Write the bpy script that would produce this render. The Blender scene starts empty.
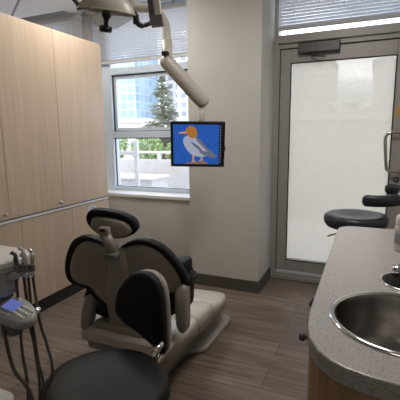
import bpy, bmesh, math, random
from mathutils import Vector, Matrix, Euler
random.seed(7)
SC = bpy.context.scene
COL = SC.collection
PI = math.pi

# ------------------------------------------------------------------ materials
def nt(name):
    m = bpy.data.materials.new(name); m.use_nodes = True
    t = m.node_tree
    b = t.nodes.get('Principled BSDF')
    return m, t, b

def objco(t, scale=(1, 1, 1), rot=(0, 0, 0)):
    c = t.nodes.new('ShaderNodeTexCoord'); mp = t.nodes.new('ShaderNodeMapping')
    mp.inputs['Scale'].default_value = scale; mp.inputs['Rotation'].default_value = rot
    t.links.new(c.outputs['Object'], mp.inputs['Vector'])
    return mp.outputs['Vector']

def ramp(t, fac, stops):
    r = t.nodes.new('ShaderNodeValToRGB')
    e = r.color_ramp.elements
    e[0].position, e[0].color = stops[0][0], (*stops[0][1], 1)
    e[1].position, e[1].color = stops[1][0], (*stops[1][1], 1)
    for p, c in stops[2:]:
        k = e.new(p); k.color = (*c, 1)
    t.links.new(fac, r.inputs['Fac'])
    return r.outputs['Color']

def mat(name, col, rough=.5, metal=0, var=.06, scale=30, bump=0, spec=.5, coat=0, stretch=(1, 1, 1)):
    m, t, b = nt(name)
    n = t.nodes.new('ShaderNodeTexNoise'); n.inputs['Scale'].default_value = scale; n.inputs['Detail'].default_value = 3
    t.links.new(objco(t, stretch), n.inputs['Vector'])
    lo = tuple(c * (1 - var) for c in col); hi = tuple(min(1, c * (1 + var)) for c in col)
    t.links.new(ramp(t, n.outputs['Fac'], [(.3, lo), (.7, hi)]), b.inputs['Base Color'])
    b.inputs['Roughness'].default_value = rough; b.inputs['Metallic'].default_value = metal
    b.inputs['Specular IOR Level'].default_value = spec
    b.inputs['Coat Weight'].default_value = coat
    if bump:
        bp = t.nodes.new('ShaderNodeBump'); bp.inputs['Strength'].default_value = bump; bp.inputs['Distance'].default_value = .002
        t.links.new(n.outputs['Fac'], bp.inputs['Height']); t.links.new(bp.outputs['Normal'], b.inputs['Normal'])
    return m

def speckle(name, base, dark, light, scale=420, rough=.3):
    m, t, b = nt(name)
    v = t.nodes.new('ShaderNodeTexVoronoi'); v.inputs['Scale'].default_value = scale
    t.links.new(objco(t), v.inputs['Vector'])
    sep = t.nodes.new('ShaderNodeSeparateColor'); t.links.new(v.outputs['Color'], sep.inputs['Color'])
    c = ramp(t, sep.outputs['Red'], [(0, dark), (.10, dark), (.13, base), (.85, base), (.9, light)])
    t.links.new(c, b.inputs['Base Color']); b.inputs['Roughness'].default_value = rough
    return m

def wood(name, a, c, scale=1.0, rough=.45):
    m, t, b = nt(name)
    n = t.nodes.new('ShaderNodeTexNoise'); n.inputs['Scale'].default_value = 60 * scale; n.inputs['Detail'].default_value = 5
    t.links.new(objco(t, (1, 1, .035)), n.inputs['Vector'])
    n2 = t.nodes.new('ShaderNodeTexNoise'); n2.inputs['Scale'].default_value = 4
    t.links.new(objco(t, (1, 1, .12)), n2.inputs['Vector'])
    mx = t.nodes.new('ShaderNodeMath'); mx.operation = 'MULTIPLY_ADD'; mx.inputs[1].default_value = .6
    mul = t.nodes.new('ShaderNodeMath'); mul.operation = 'MULTIPLY'; mul.inputs[1].default_value = .4
    t.links.new(n2.outputs['Fac'], mul.inputs[0])
    t.links.new(n.outputs['Fac'], mx.inputs[0]); t.links.new(mul.outputs[0], mx.inputs[2])
    t.links.new(ramp(t, mx.outputs[0], [(.32, a), (.68, c)]), b.inputs['Base Color'])
    b.inputs['Roughness'].default_value = rough
    return m

def floor_mat():
    m, t, b = nt('wood plank vinyl')
    vec = objco(t)
    br = t.nodes.new('ShaderNodeTexBrick')
    br.offset = .37; br.inputs['Scale'].default_value = 1
    br.inputs['Brick Width'].default_value = 1.2; br.inputs['Row Height'].default_value = .15
    br.inputs['Mortar Size'].default_value = .0018; br.inputs['Bias'].default_value = 0
    br.inputs['Color1'].default_value = (.150, .116, .094, 1); br.inputs['Color2'].default_value = (.215, .172, .142, 1)
    br.inputs['Mortar'].default_value = (.045, .034, .027, 1)
    t.links.new(vec, br.inputs['Vector'])
    n = t.nodes.new('ShaderNodeTexNoise'); n.inputs['Scale'].default_value = 22; n.inputs['Detail'].default_value = 6
    t.links.new(objco(t, (.12, 1.6, 1)), n.inputs['Vector'])
    g = ramp(t, n.outputs['Fac'], [(.3, (.55, .53, .52)), (.7, (1.25, 1.22, 1.2))])
    mx = t.nodes.new('ShaderNodeMix'); mx.data_type = 'RGBA'; mx.blend_type = 'MULTIPLY'; mx.inputs['Factor'].default_value = 1
    t.links.new(br.outputs['Color'], mx.inputs['A']); t.links.new(g, mx.inputs['B'])
    t.links.new(mx.outputs['Result'], b.inputs['Base Color'])
    b.inputs['Roughness'].default_value = .42
    return m

def ceiling_mat():
    m, t, b = nt('acoustic ceiling tile')
    br = t.nodes.new('ShaderNodeTexBrick'); br.offset = 0
    br.inputs['Scale'].default_value = 1; br.inputs['Brick Width'].default_value = 1.2; br.inputs['Row Height'].default_value = .6
    br.inputs['Mortar Size'].default_value = .012
    br.inputs['Color1'].default_value = (.80, .80, .80, 1); br.inputs['Color2'].default_value = (.80, .80, .80, 1)
    br.inputs['Mortar'].default_value = (.30, .30, .30, 1)
    t.links.new(objco(t, rot=(0, 0, .6)), br.inputs['Vector'])
    n = t.nodes.new('ShaderNodeTexNoise'); n.inputs['Scale'].default_value = 180
    t.links.new(objco(t), n.inputs['Vector'])
    g = ramp(t, n.outputs['Fac'], [(.35, (.8, .8, .8)), (.6, (1, 1, 1))])
    mx = t.nodes.new('ShaderNodeMix'); mx.data_type = 'RGBA'; mx.blend_type = 'MULTIPLY'; mx.inputs['Factor'].default_value = 1
    t.links.new(br.outputs['Color'], mx.inputs['A']); t.links.new(g, mx.inputs['B'])
    t.links.new(mx.outputs['Result'], b.inputs['Base Color']); b.inputs['Roughness'].default_value = .9
    return m

def glass_mat(name, refl=.06, tint=(1, 1, 1)):
    m, t, b = nt(name)
    t.nodes.remove(b); o = t.nodes['Material Output']
    tr = t.nodes.new('ShaderNodeBsdfTransparent'); tr.inputs['Color'].default_value = (*tint, 1)
    gl = t.nodes.new('ShaderNodeBsdfGlossy'); gl.inputs['Roughness'].default_value = .02
    mx = t.nodes.new('ShaderNodeMixShader'); mx.inputs[0].default_value = refl
    t.links.new(tr.outputs[0], mx.inputs[1]); t.links.new(gl.outputs[0], mx.inputs[2]); t.links.new(mx.outputs[0], o.inputs[0])
    return m

def fabric_mat(name, col, trans, thru):
    # woven sun-screen cloth: diffuse + translucent yarn with open holes
    m, t, b = nt(name)
    t.nodes.remove(b); o = t.nodes['Material Output']
    n = t.nodes.new('ShaderNodeTexNoise'); n.inputs['Scale'].default_value = 60; n.inputs['Detail'].default_value = 4
    t.links.new(objco(t), n.inputs['Vector'])
    c = ramp(t, n.outputs['Fac'], [(.3, tuple(x * .93 for x in col)), (.7, col)])
    d = t.nodes.new('ShaderNodeBsdfDiffuse'); tl = t.nodes.new('ShaderNodeBsdfTranslucent'); tr = t.nodes.new('ShaderNodeBsdfTransparent')
    t.links.new(c, d.inputs['Color']); t.links.new(c, tl.inputs['Color'])
    a = t.nodes.new('ShaderNodeMixShader'); a.inputs[0].default_value = trans
    t.links.new(d.outputs[0], a.inputs[1]); t.links.new(tl.outputs[0], a.inputs[2])
    e = t.nodes.new('ShaderNodeMixShader'); e.inputs[0].default_value = thru
    t.links.new(a.outputs[0], e.inputs[1]); t.links.new(tr.outputs[0], e.inputs[2]); t.links.new(e.outputs[0], o.inputs[0])
    return m

def emit_mat(name, col, s, dark=.8):
    m, t, b = nt(name)
    b.inputs['Base Color'].default_value = (*[c * .1 for c in col], 1); b.inputs['Roughness'].default_value = .3
    n = t.nodes.new('ShaderNodeTexNoise'); n.inputs['Scale'].default_value = 90; n.inputs['Detail'].default_value = 2
    t.links.new(objco(t, (1, 1, 3)), n.inputs['Vector'])
    t.links.new(ramp(t, n.outputs['Fac'], [(.35, tuple(c * dark for c in col)), (.65, col)]), b.inputs['Emission Color'])
    b.inputs['Emission Strength'].default_value = s
    return m

def tower_mat(name, wall, glass, w, h, mortar):
    m, t, b = nt(name)
    c = t.nodes.new('ShaderNodeTexCoord'); sx = t.nodes.new('ShaderNodeSeparateXYZ'); cb = t.nodes.new('ShaderNodeCombineXYZ')
    ad = t.nodes.new('ShaderNodeMath'); ad.operation = 'ADD'
    t.links.new(c.outputs['Object'], sx.inputs[0]); t.links.new(sx.outputs['X'], ad.inputs[0]); t.links.new(sx.outputs['Y'], ad.inputs[1])
    t.links.new(ad.outputs[0], cb.inputs['X']); t.links.new(sx.outputs['Z'], cb.inputs['Y'])
    br = t.nodes.new('ShaderNodeTexBrick'); br.offset = 0
    br.inputs['Scale'].default_value = 1; br.inputs['Brick Width'].default_value = w; br.inputs['Row Height'].default_value = h
    br.inputs['Mortar Size'].default_value = mortar; br.inputs['Bias'].default_value = 0
    br.inputs['Color1'].default_value = (*glass, 1); br.inputs['Color2'].default_value = (*[min(1, g * 1.5) for g in glass], 1)
    br.inputs['Mortar'].default_value = (*wall, 1)
    t.links.new(cb.outputs[0], br.inputs['Vector']); t.links.new(br.outputs['Color'], b.inputs['Base Color'])
    b.inputs['Roughness'].default_value = .35
    return m

M = dict(
    wall=mat('warm grey wall paint', (.56, .545, .515), .7, var=.02, scale=6),
    ceil=ceiling_mat(),
    soffit=mat('grey painted soffit', (.55, .55, .55), .8, var=.03),
    floor=floor_mat(),
    base=mat('dark grey vinyl baseboard', (.085, .075, .066), .5, var=.08),
    sill=mat('white sill laminate', (.80, .80, .79), .3, var=.02),
    frame=mat('sky-tinted pale aluminium', (.62, .70, .80), .4, .1, var=.03),  # blue cast of the sky light is tinted into this colour
    doorframe=mat('grey bronze aluminium', (.40, .385, .365), .42, .15, var=.04),
    gasket=mat('black rubber gasket', (.02, .02, .02), .6),
    wood=wood('pale maple laminate', (.47, .36, .265), (.60, .47, .36)),
    woodd=wood('golden oak laminate', (.27, .165, .085), (.40, .26, .145), 1.2),
    kick=mat('black toe kick', (.018, .017, .017), .5),
    strip=mat('pale edge strip', (.72, .72, .74), .35),
    shadow=mat('painted gap shadow', (.16, .16, .17), .6),
    nickel=mat('brushed nickel', (.55, .52, .48), .3, 1, var=.05),
    chrome=mat('chrome', (.78, .78, .78), .1, 1, var=.02),
    steel=mat('brushed stainless steel', (.36, .345, .325), .27, 1, var=.08, scale=90, stretch=(1, 1, 8)),
    quartz=speckle('speckled grey quartz', (.385, .36, .345), (.20, .175, .16), (.48, .455, .44), 560),
    tray=speckle('speckled pale tray surface', (.62, .60, .58), (.40, .37, .35), (.74, .72, .70), 500, .45),
    black=mat('black vinyl upholstery', (.013, .013, .014), .5, var=.2, scale=120, bump=.15, spec=.2),
    blackp=mat('black plastic', (.015, .015, .015), .35),
    bluegrey=mat('slate grey stool vinyl', (.020, .024, .031), .35, var=.15, scale=120),
    beige=mat('beige chair plastic', (.275, .245, .215), .38, var=.03),
    cushion=mat('light taupe seat vinyl', (.56, .52, .475), .28, var=.05, scale=60),
    basep=mat('taupe base cover', (.31, .28, .25), .4, var=.04),
    cream=mat('cream enamel', (.54, .51, .445), .35, var=.02),
    darkm=mat('dark grey metal', (.10, .095, .09), .4, .5, var=.06),
    grey=mat('mid grey plastic', (.34, .33, .32), .45, var=.03),
    dgrey=mat('charcoal grey plastic', (.15, .145, .14), .5, var=.04),
    hose=mat('dark grey silicone hose', (.06, .054, .048), .45),
    keys=mat('white key dot', (.8, .8, .8), .4),
    blind=fabric_mat('white slat', (.74, .76, .79), .10, 0),
    rail=mat('grey blind rail', (.62, .61, .60), .45, var=.02),
    cord=mat('white cord', (.8, .8, .8), .6),
    glass=glass_mat('window glass'),
    glasst=glass_mat('tinted guard glass', .08, (.86, .92, .93)),
    shade=fabric_mat('woven shade cloth', (.70, .655, .575), .57, .30),
    lens=fabric_mat('clear lamp shield', (.75, .75, .72), .5, .8),
    tan=mat('tan paper tag', (.55, .36, .14), .7),
    paper=mat('pale blue paper', (.52, .60, .68), .6),
    paper2=mat('grey paper print', (.34, .42, .52), .6),
    clear=mat('translucent white bottle', (.62, .62, .60), .2, var=.05),
    white=mat('white painted metal', (.52, .53, .54), .5, var=.03),
    parapet=mat('pale concrete parapet', (.42, .425, .43), .8, var=.06, scale=8),
    pavers=mat('pale terrace paving', (.50, .49, .47), .85, var=.08, scale=5),
    ground=mat('grey street', (.30, .30, .29), .9, var=.1, scale=.3),
    leaf=mat('hedge leaves', (.22, .33, .14), .6, var=.4, scale=9),
    needle=mat('spruce needles', (.20, .24, .19), .7, var=.35, scale=5),
    bark=mat('bark', (.10, .07, .05), .9),
    lcd=emit_mat('blue lcd backlight', (.15, .19, .55), .36),
    sea=emit_mat('screen blue water', (.02, .10, .43), .56, .45),
    b_head=emit_mat('screen rust feathers', (.34, .135, .025), .56),
    b_body=emit_mat('screen grey feathers', (.33, .35, .45), .56, .7),
    b_wing=emit_mat('screen dark feathers', (.10, .11, .15), .62),
    b_bill=emit_mat('screen orange', (.45, .24, .15), .56),
    b_rock=emit_mat('screen brown rock', (.16, .11, .09), .62),
    b_bar=emit_mat('screen black bar', (.01, .01, .015), .5),
    b_ico=emit_mat('screen pale icon', (.16, .18, .24), .5),
    light=emit_mat('added panel diffuser', (1, .95, .88), 1.0),
)

# ------------------------------------------------------------------ geometry
class MB:
    def __init__(s): s.bm = bmesh.new(); s.mi = 0
    def _add(s, tb, Mx=None, smooth=None):
        if Mx is not None: bmesh.ops.transform(tb, matrix=Mx, verts=tb.verts)
        for f in tb.faces:
            f.material_index = s.mi
            if smooth is not None: f.smooth = smooth
        me = bpy.data.meshes.new('tmp'); tb.to_mesh(me); tb.free()
        s.bm.from_mesh(me); bpy.data.meshes.remove(me)
        return s
    def box(s, lo, hi, bev=0, Mx=None, seg=2):
        tb = bmesh.new(); bmesh.ops.create_cube(tb, size=1)
        c = [(a + b) / 2 for a, b in zip(lo, hi)]; d = [abs(b - a) for a, b in zip(lo, hi)]
        for v in tb.verts: v.co = Vector((v.co.x * d[0] + c[0], v.co.y * d[1] + c[1], v.co.z * d[2] + c[2]))
        if bev:
            bmesh.ops.bevel(tb, geom=list(tb.edges), offset=min(bev, min(d) * .49), segments=seg, profile=.5, affect='EDGES')
        return s._add(tb, Mx, smooth=bev > 0 and seg > 2)
    def tube(s, pts, r, n=12, caps=True):
        pts = [Vector(p) for p in pts]; k = len(pts)
        rs = r if isinstance(r, (list, tuple)) else [r] * k
        tb = bmesh.new(); rings = []
        T = []
        for i in range(k):
            a = pts[min(i + 1, k - 1)] - pts[max(i - 1, 0)]
            T.append(a.normalized())
        ref = Vector((0, 0, 1)) if abs(T[0].z) < .9 else Vector((1, 0, 0))
        u = (ref - T[0] * ref.dot(T[0])).normalized()
        for i in range(k):
            u = (u - T[i] * u.dot(T[i])).normalized(); w = T[i].cross(u)
            rings.append([tb.verts.new(pts[i] + (u * math.cos(2 * PI * j / n) + w * math.sin(2 * PI * j / n)) * rs[i]) for j in range(n)])
        for i in range(k - 1):
            for j in range(n):
                f = tb.faces.new((rings[i][j], rings[i][(j + 1) % n], rings[i + 1][(j + 1) % n], rings[i + 1][j])); f.smooth = True
        if caps:
            tb.faces.new(rings[0][::-1]); tb.faces.new(rings[-1])
        return s._add(tb)
    def lathe(s, prof, o=(0, 0, 0), Mx=None, n=32):
        tb = bmesh.new(); rings = []
        for r, z in prof:
            if r < 1e-6: rings.append([tb.verts.new((0, 0, z))])
            else: rings.append([tb.verts.new((r * math.cos(2 * PI * j / n), r * math.sin(2 * PI * j / n), z)) for j in range(n)])
        for a, b in zip(rings, rings[1:]):
            for j in range(n):
                k = (j + 1) % n
                if len(a) == 1 and len(b) == 1: continue
                if len(a) == 1: f = tb.faces.new((a[0], b[k], b[j]))
                elif len(b) == 1: f = tb.faces.new((a[j], a[k], b[0]))
                else: f = tb.faces.new((a[j], a[k], b[k], b[j]))
                f.smooth = True
        bmesh.ops.recalc_face_normals(tb, faces=tb.faces)
        return s._add(tb, Matrix.Translation(o) @ (Mx or Matrix()))
    def prism(s, out, z0, z1, bev=0, Mx=None, hole=None, smooth=False):
        tb = bmesh.new(); es = []
        for lp in [out] + list(hole or []):
            vs = [tb.verts.new((x, y, z0)) for x, y in lp]
            es += [tb.edges.new((vs[i], vs[(i + 1) % len(vs)])) for i in range(len(vs))]
        if hole: bmesh.ops.triangle_fill(tb, edges=es, use_beauty=True)
        else: tb.faces.new(tb.verts[:])
        fs = list(tb.faces)
        r = bmesh.ops.extrude_face_region(tb, geom=fs)
        top = [v for v in r['geom'] if isinstance(v, bmesh.types.BMVert)]
        for v in top: v.co.z = z1
        bmesh.ops.recalc_face_normals(tb, faces=tb.faces)
        if bev:
            no = len(out)
            ed = [e for e in tb.edges if len(e.link_faces) == 2 and e.calc_face_angle(0) > .9 and abs(e.verts[0].co.z - e.verts[1].co.z) < 1e-6]
            bmesh.ops.bevel(tb, geom=ed, offset=bev, segments=3, profile=.5, affect='EDGES')
        return s._add(tb, Mx, smooth=smooth or None)
    def pillow(s, out, prof, Mx=None, warp=None, c=None):
        """rings of outline `out` scaled about its centre by a, at height h, for (a, h) in prof"""
        tb = bmesh.new(); n = len(out)
        cx, cy = c or (sum(p[0] for p in out) / n, sum(p[1] for p in out) / n)
        rings = []
        for a, h in prof:
            if a == 0: pts = [(cx, cy)]
            else: pts = [(cx + (x - cx) * a, cy + (y - cy) * a) for x, y in out]
            vs = []
            for x, y in pts:
                p = Vector((x, y, h))
                if warp: p = Vector(warp(p))
                vs.append(tb.verts.new(p))
            rings.append(vs)
        for a, b in zip(rings, rings[1:]):
            for j in range(n):
                k = (j + 1) % n
                if len(a) == 1 and len(b) == 1: continue
                if len(a) == 1: f = tb.faces.new((a[0], b[k], b[j]))
                elif len(b) == 1: f = tb.faces.new((a[j], a[k], b[0]))
                else: f = tb.faces.new((a[j], a[k], b[k], b[j]))
                f.smooth = True
        bmesh.ops.recalc_face_normals(tb, faces=tb.faces)
        return s._add(tb, Mx)
    def quads(s, qs, smooth=False):
        tb = bmesh.new()
        for q in qs: tb.faces.new([tb.verts.new(p) for p in q])
        return s._add(tb, None, smooth)
    def build(s, name, m, parent=None, auto=True):
        me = bpy.data.meshes.new(name)
        w = Vector((0, 0, 0)); p = parent
        while p is not None: w += p.location; p = p.parent
        bmesh.ops.translate(s.bm, vec=-w, verts=s.bm.verts)
        s.bm.to_mesh(me); s.bm.free()
        for x in (m if isinstance(m, list) else [m]): me.materials.append(x)
        o = bpy.data.objects.new(name, me); COL.objects.link(o)
        if parent: o.parent = parent
        return o

def tag(o, label, cat, group=None):
    o['label'] = label; o['category'] = cat
    if group: o['group'] = group
    return o
def thing(name, loc, label, cat, group=None):
    o = bpy.data.objects.new(name, None); COL.objects.link(o); o.location = loc; o.empty_display_size = .1
    bpy.context.view_layer.update()
    return tag(o, label, cat, group)
def struct(o):
    o['kind'] = 'structure'; return o
def smooth_loop(p, n=6):
    out = []; k = len(p)
    for i in range(k):
        a, b, c, d = (Vector(p[(i + j) % k]) for j in (-1, 0, 1, 2))
        for q in range(n):
            t = q / n
            out.append(tuple(.5 * ((2 * b) + (c - a) * t + (2 * a - 5 * b + 4 * c - d) * t * t + (3 * b - a - 3 * c + d) * t ** 3)))
    return out
def smooth_path(p, n=8):
    out = []; k = len(p)
    for i in range(k - 1):
        a, b, c, d = (Vector(p[min(max(i + j, 0), k - 1)]) for j in (-1, 0, 1, 2))
        for q in range(n):
            t = q / n
            out.append(.5 * ((2 * b) + (c - a) * t + (2 * a - 5 * b + 4 * c - d) * t * t + (3 * b - a - 3 * c + d) * t ** 3))
    out.append(Vector(p[-1])); return out
def rrect(x0, y0, x1, y1, r, n=5):
    o = []
    for cx, cy, a in ((x1 - r, y1 - r, 0), (x0 + r, y1 - r, 90), (x0 + r, y0 + r, 180), (x1 - r, y0 + r, 270)):
        for i in range(n + 1):
            t = math.radians(a + 90 * i / n); o.append((cx + r * math.cos(t), cy + r * math.sin(t)))
    return o
def circ(cx, cy, r, n=40): return [(cx + r * math.cos(2 * PI * i / n), cy + r * math.sin(2 * PI * i / n)) for i in range(n)]
def frame_rect(mb, x0, x1, z0, z1, y0, y1, w, wb=None):
    wb = wb or w
    mb.box((x0, y0, z0), (x0 + w, y1, z1)); mb.box((x1 - w, y0, z0), (x1, y1, z1))
    mb.box((x0 + w, y0, z1 - w), (x1 - w, y1, z1)); mb.box((x0 + w, y0, z0), (x1 - w, y1, z0 + wb))
    return mb
PUFF = [(0, 0), (.7, .0), (.9, .06), (.97, .2), (1, .5), (.985, .75), (.94, .92), (.85, .985), (.5, 1.0), (0, 1.0)]
def puff(z0, z1): return [(a, z0 + (z1 - z0) * h) for a, h in PUFF]
def axes(o, ex, ey, ez):
    m = Matrix((ex, ey, ez)).transposed().to_4x4(); m.translation = Vector(o); return m

# ------------------------------------------------------------------ room shell
ZC = 2.5
XL, XR, YN, YW = -4.6, .78, -2.4, 3.46
struct(MB().box((XL, YN, -.1), (XR, YW + .06, 0)).build('floor', M['floor']))
cl = MB(); cl.box((-2.8, YN, ZC), (XR, YW + .1, ZC + .12)); cl.box((XL, YN, ZC), (-2.8, 3.14, ZC + .12))
cl = struct(cl.build('ceiling', M['ceil']))
so = MB(); so.box((XL, 3.14, ZC + .08), (-2.8, YW + .1, ZC + .12)); so.box((XL, 3.315, 2.45), (-2.84, 3.355, ZC + .08)); so.build('blind_pocket', M['soffit'], cl)
struct(MB().box((XL - .12, YN, -.1), (XL, YW + .1, ZC + .12)).build('wall_left', M['wall']))
struct(MB().box((XR, YN, -.1), (XR + .12, YW + .1, ZC + .12)).build('wall_right', M['wall']))
struct(MB().box((XL, YN - .12, -.1), (XR, YN, ZC + .12)).build('wall_near', M['wall']))
wf = MB(); wf.box((XL, 3.19, -.1), (-1.386, YW + .04, .695)); wf.box((.36, 3.36, -.1), (XR, YW + .04, ZC))
struct(wf.build('wall_far', M['wall']))
struct(MB().box((-1.386, 2.94, -.1), (-.777, YW + .04, ZC)).build('wall_middle', M['wall']))
sl = MB(); sl.box((-2.72, 3.165, .695), (-1.386, 3.40, .725), .004)
struct(sl.build('trim_1', M['sill']))
bb = MB(); bb.box((-1.398, 2.928, 0), (-.765, 2.94, .10)); bb.box((-.777, 2.94, 0), (-.765, 3.33, .10))
struct(bb.build('baseboard_middle', M['base']))
struct(MB().box((-2.16, 3.178, 0), (-1.386, 3.19, .10)).build('baseboard_far', M['base']))

# windows -----------------------------------------------------------
def window(name, x0, x1):
    f = MB()
    f.box((x0, 3.36, .725), (x0 + .13, 3.46, ZC), .004)                   # jamb
    f.box((x1 - .06, 3.36, .725), (x1, 3.46, ZC), .004)
    f.box((x0 + .13, 3.37, .725), (x1 - .06, 3.46, .765), .003)           # bottom
    f.box((x0 + .13, 3.36, 1.272), (x1 - .06, 3.46, 1.335), .004)         # mullion
    f.box((x0 + .13, 3.36, 1.90), (x1 - .06, 3.46, 1.965), .004)          # head of the lower light
    f.box((x0 + .13, 3.37, ZC - .05), (x1 - .06, 3.46, ZC), .003)
    o = struct(f.build(name, M['frame']))
    g = MB(); a, b = x0 + .13, x1 - .06
    for z0, z1 in ((.765, 1.272), (1.335, 1.90)):
        for q in ((a, a + .006, z0, z1), (b - .006, b, z0, z1), (a, b, z0, z0 + .006), (a, b, z1 - .008, z1)):
            g.box((q[0], 3.385, q[2]), (q[1], 3.40, q[3]))
    g.build('gasket', M['gasket'], o)
    for z0, z1 in ((.765, 1.272), (1.335, 1.90), (1.965, ZC - .05)):
        MB().box((a, 3.412, z0), (b, 3.42, z1)).build('pane', M['glass'], o)
    s = MB(); frame_rect(s, a + .006, b - .006, 1.343, 1.892, 3.40, 3.44, .03); s.build('sash', M['frame'], o)
    return o
window('window_1', -2.58, -1.386)
window('window_2', XL, -2.84)
struct(MB().box((-2.84, 3.34, .695), (-2.665, 3.46, ZC), .004).build('trim_2', M['wall']))
struct(MB().box((-2.665, 3.37, .695), (-2.58, 3.46, ZC), .004).build('trim_3', M['frame']))

# door --------------------------------------------------------------
DX0, DX1 = -.745, .275
df = MB()
df.box((-.777, 3.36, 0), (DX0, 3.46, ZC)); df.box((DX1, 3.36, 0), (.36, 3.46, ZC), .003)
df.box((DX0, 3.345, 2.03), (DX1, 3.46, 2.095), .003)                         # transom bar
df.box((DX0, 3.37, ZC - .05), (DX1, 3.46, ZC))
df.box((DX0, 3.37, 1.995), (DX1, 3.45, 2.03)); df.box((DX0, 3.365, 0), (DX0 + .015, 3.45, 2.0)); df.box((DX1 - .015, 3.365, 0), (DX1, 3.45, 2.0))
door = struct(df.build('door_1', M['doorframe']))
th = MB(); th.box((-.765, 3.33, 0), (DX1, 3.46, .035), .004); th.box((DX0, 3.345, .035), (DX1, 3.46, .06), .004); th.build('threshold', M['doorframe'], door)
MB().box((DX0, 3.412, 2.095), (DX1, 3.42, ZC - .05)).build('transom_pane', M['glass'], door)
lf = MB(); lx0, lx1 = DX0 + .02, DX1 - .02
lf.box((lx0, 3.375, .07), (-.64, 3.425, 1.985), .004); lf.box((.155, 3.375, .07), (lx1, 3.425, 1.985), .004)
lf.box((-.64, 3.375, 1.875), (.155, 3.425, 1.985), .004); lf.box((-.64, 3.375, .07), (.155, 3.425, .168), .004)
lf.build('door_leaf', M['doorframe'], door)
g = MB()
for q in ((-.64, -.632, .168, 1.875), (.147, .155, .168, 1.875), (-.64, .155, .168, .176), (-.64, .155, 1.867, 1.875)):
    g.box((q[0], 3.372, q[2]), (q[1], 3.38, q[3]))
for q in ((DX0 + .015, DX0 + .02, .06, 1.99), (DX0, DX1, 1.987, 1.995)):
    g.box((q[0], 3.385, q[2]), (q[1], 3.40, q[3]))
g.build('gasket', M['gasket'], door)
MB().box((-.64, 3.404, .168), (.155, 3.41, 1.875)).build('door_pane', M['glass'], door)
h = MB(); h.tube(smooth_path([(.205, 3.376, 1.297), (.205, 3.33, 1.298), (.19, 3.312, 1.298), (.14, 3.31, 1.296), (.115, 3.31, 1.28), (.107, 3.31, 1.24),
    (.115, 3.31, 1.14), (.124, 3.31, 1.05), (.132, 3.31, 1.018), (.155, 3.31, 1.003), (.19, 3.312, 1.003), (.21, 3.33, 1.003), (.212, 3.376, 1.003)]), .012)
h.build('pull_handle', M['nickel'], door)
MB().lathe([(0, 0), (.02, 0), (.022, .008), (.014, .02), (0, .022)], (.205, 3.376, .93), Matrix.Rotation(PI / 2, 4, 'X')).build('lock_cylinder', M['darkm'], door)
MB().box((.165, 3.372, 1.42), (.225, 3.375, 1.50)).build('paper_tag', M['tan'], door)['label'] = 'tan paper tag'
cb_ = MB(); cb_.box((-.575, 3.315, 1.935), (-.255, 3.375, 2.015), .006); clo = cb_.build('door_closer', M['darkm'], door)
ar = MB(); ar.tube([(-.46, 3.33, 1.935), (-.46, 3.33, 1.905)], .013); ar.tube([(-.46, 3.325, 1.912), (-.375, 3.30, 1.893)], .008); ar.box((-.395, 3.29, 1.885), (-.355, 3.31, 1.90), .003)
ar.build('closer_arm', M['darkm'], clo)

# roller shade on the door
rs = thing('roller_shade', (-.24, 3.40, 1.86), 'pale woven roller shade covering the glass of the door', 'shade')
MB().box((-.6395, 3.3965, .170), (.1545, 3.3975, 1.8745)).build('shade_cloth', M['shade'], rs)
MB().tube([(-.632, 3.393, .180), (.147, 3.393, .180)], .005).build('hem_bar', M['cream'], rs)

# venetian blinds
def blind(x0, x1, y, zt, zb, label, tilt=.55, drop=None):
    t = thing('venetian_blind', ((x0 + x1) / 2, y, zt), label, 'blind')
    MB().box((x0, y - .022, zt - .035), (x1, y + .022, zt), .003).build('head_rail', M['rail'], t)
    s = MB(); z = zb + .03
    while z < zt - .035:
        c, d = math.cos(tilt) * .0135, math.sin(tilt) * .0135
        s.quads([[(x0 + .004, y - c, z - d), (x1 - .004, y - c, z - d), (x1 - .004, y, z + .0015), (x0 + .004, y, z + .0015)],
                 [(x0 + .004, y, z + .0015), (x1 - .004, y, z + .0015), (x1 - .004, y + c, z + d), (x0 + .004, y + c, z + d)]], True)
        z += .0245
    s.build('slats', M['blind'], t)
    MB().box((x0, y - .014, zb), (x1, y + .014, zb + .022), .004).build('bottom_rail', M['rail'], t)
    k = max(2, int((x1 - x0) / .5) + 1)
    for i in range(k):
        xx = x0 + .12 + (x1 - x0 - .24) * i / (k - 1)
        MB().tube([(xx, y - .016, zt - .03), (xx, y - .016, zb + .005)], .0012, 6).build('ladder_cord', M['cord'], t)
    return t
b1 = blind(-2.57, -1.40, 3.325, 2.46, 2.0, 'white venetian blind raised above the window with the conifer view', -.70)
b2 = blind(XL + .05, -2.70, 3.27, 2.475, 1.4, 'white venetian blind showing over the top of the tall wood cabinets', -.95)
b3 = blind(-.74, .27, 3.325, 2.49, 2.125, 'grey venetian blind in the transom above the glass door', -.72)
cn = MB()
for i in range(34): cn.lathe([(0, -.0035), (.0035, 0), (0, .0035)], (-.60, 3.305, 2.45 - i * .0105), n=8)
cn.build('bead_chain', M['cord'], b3)

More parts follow.
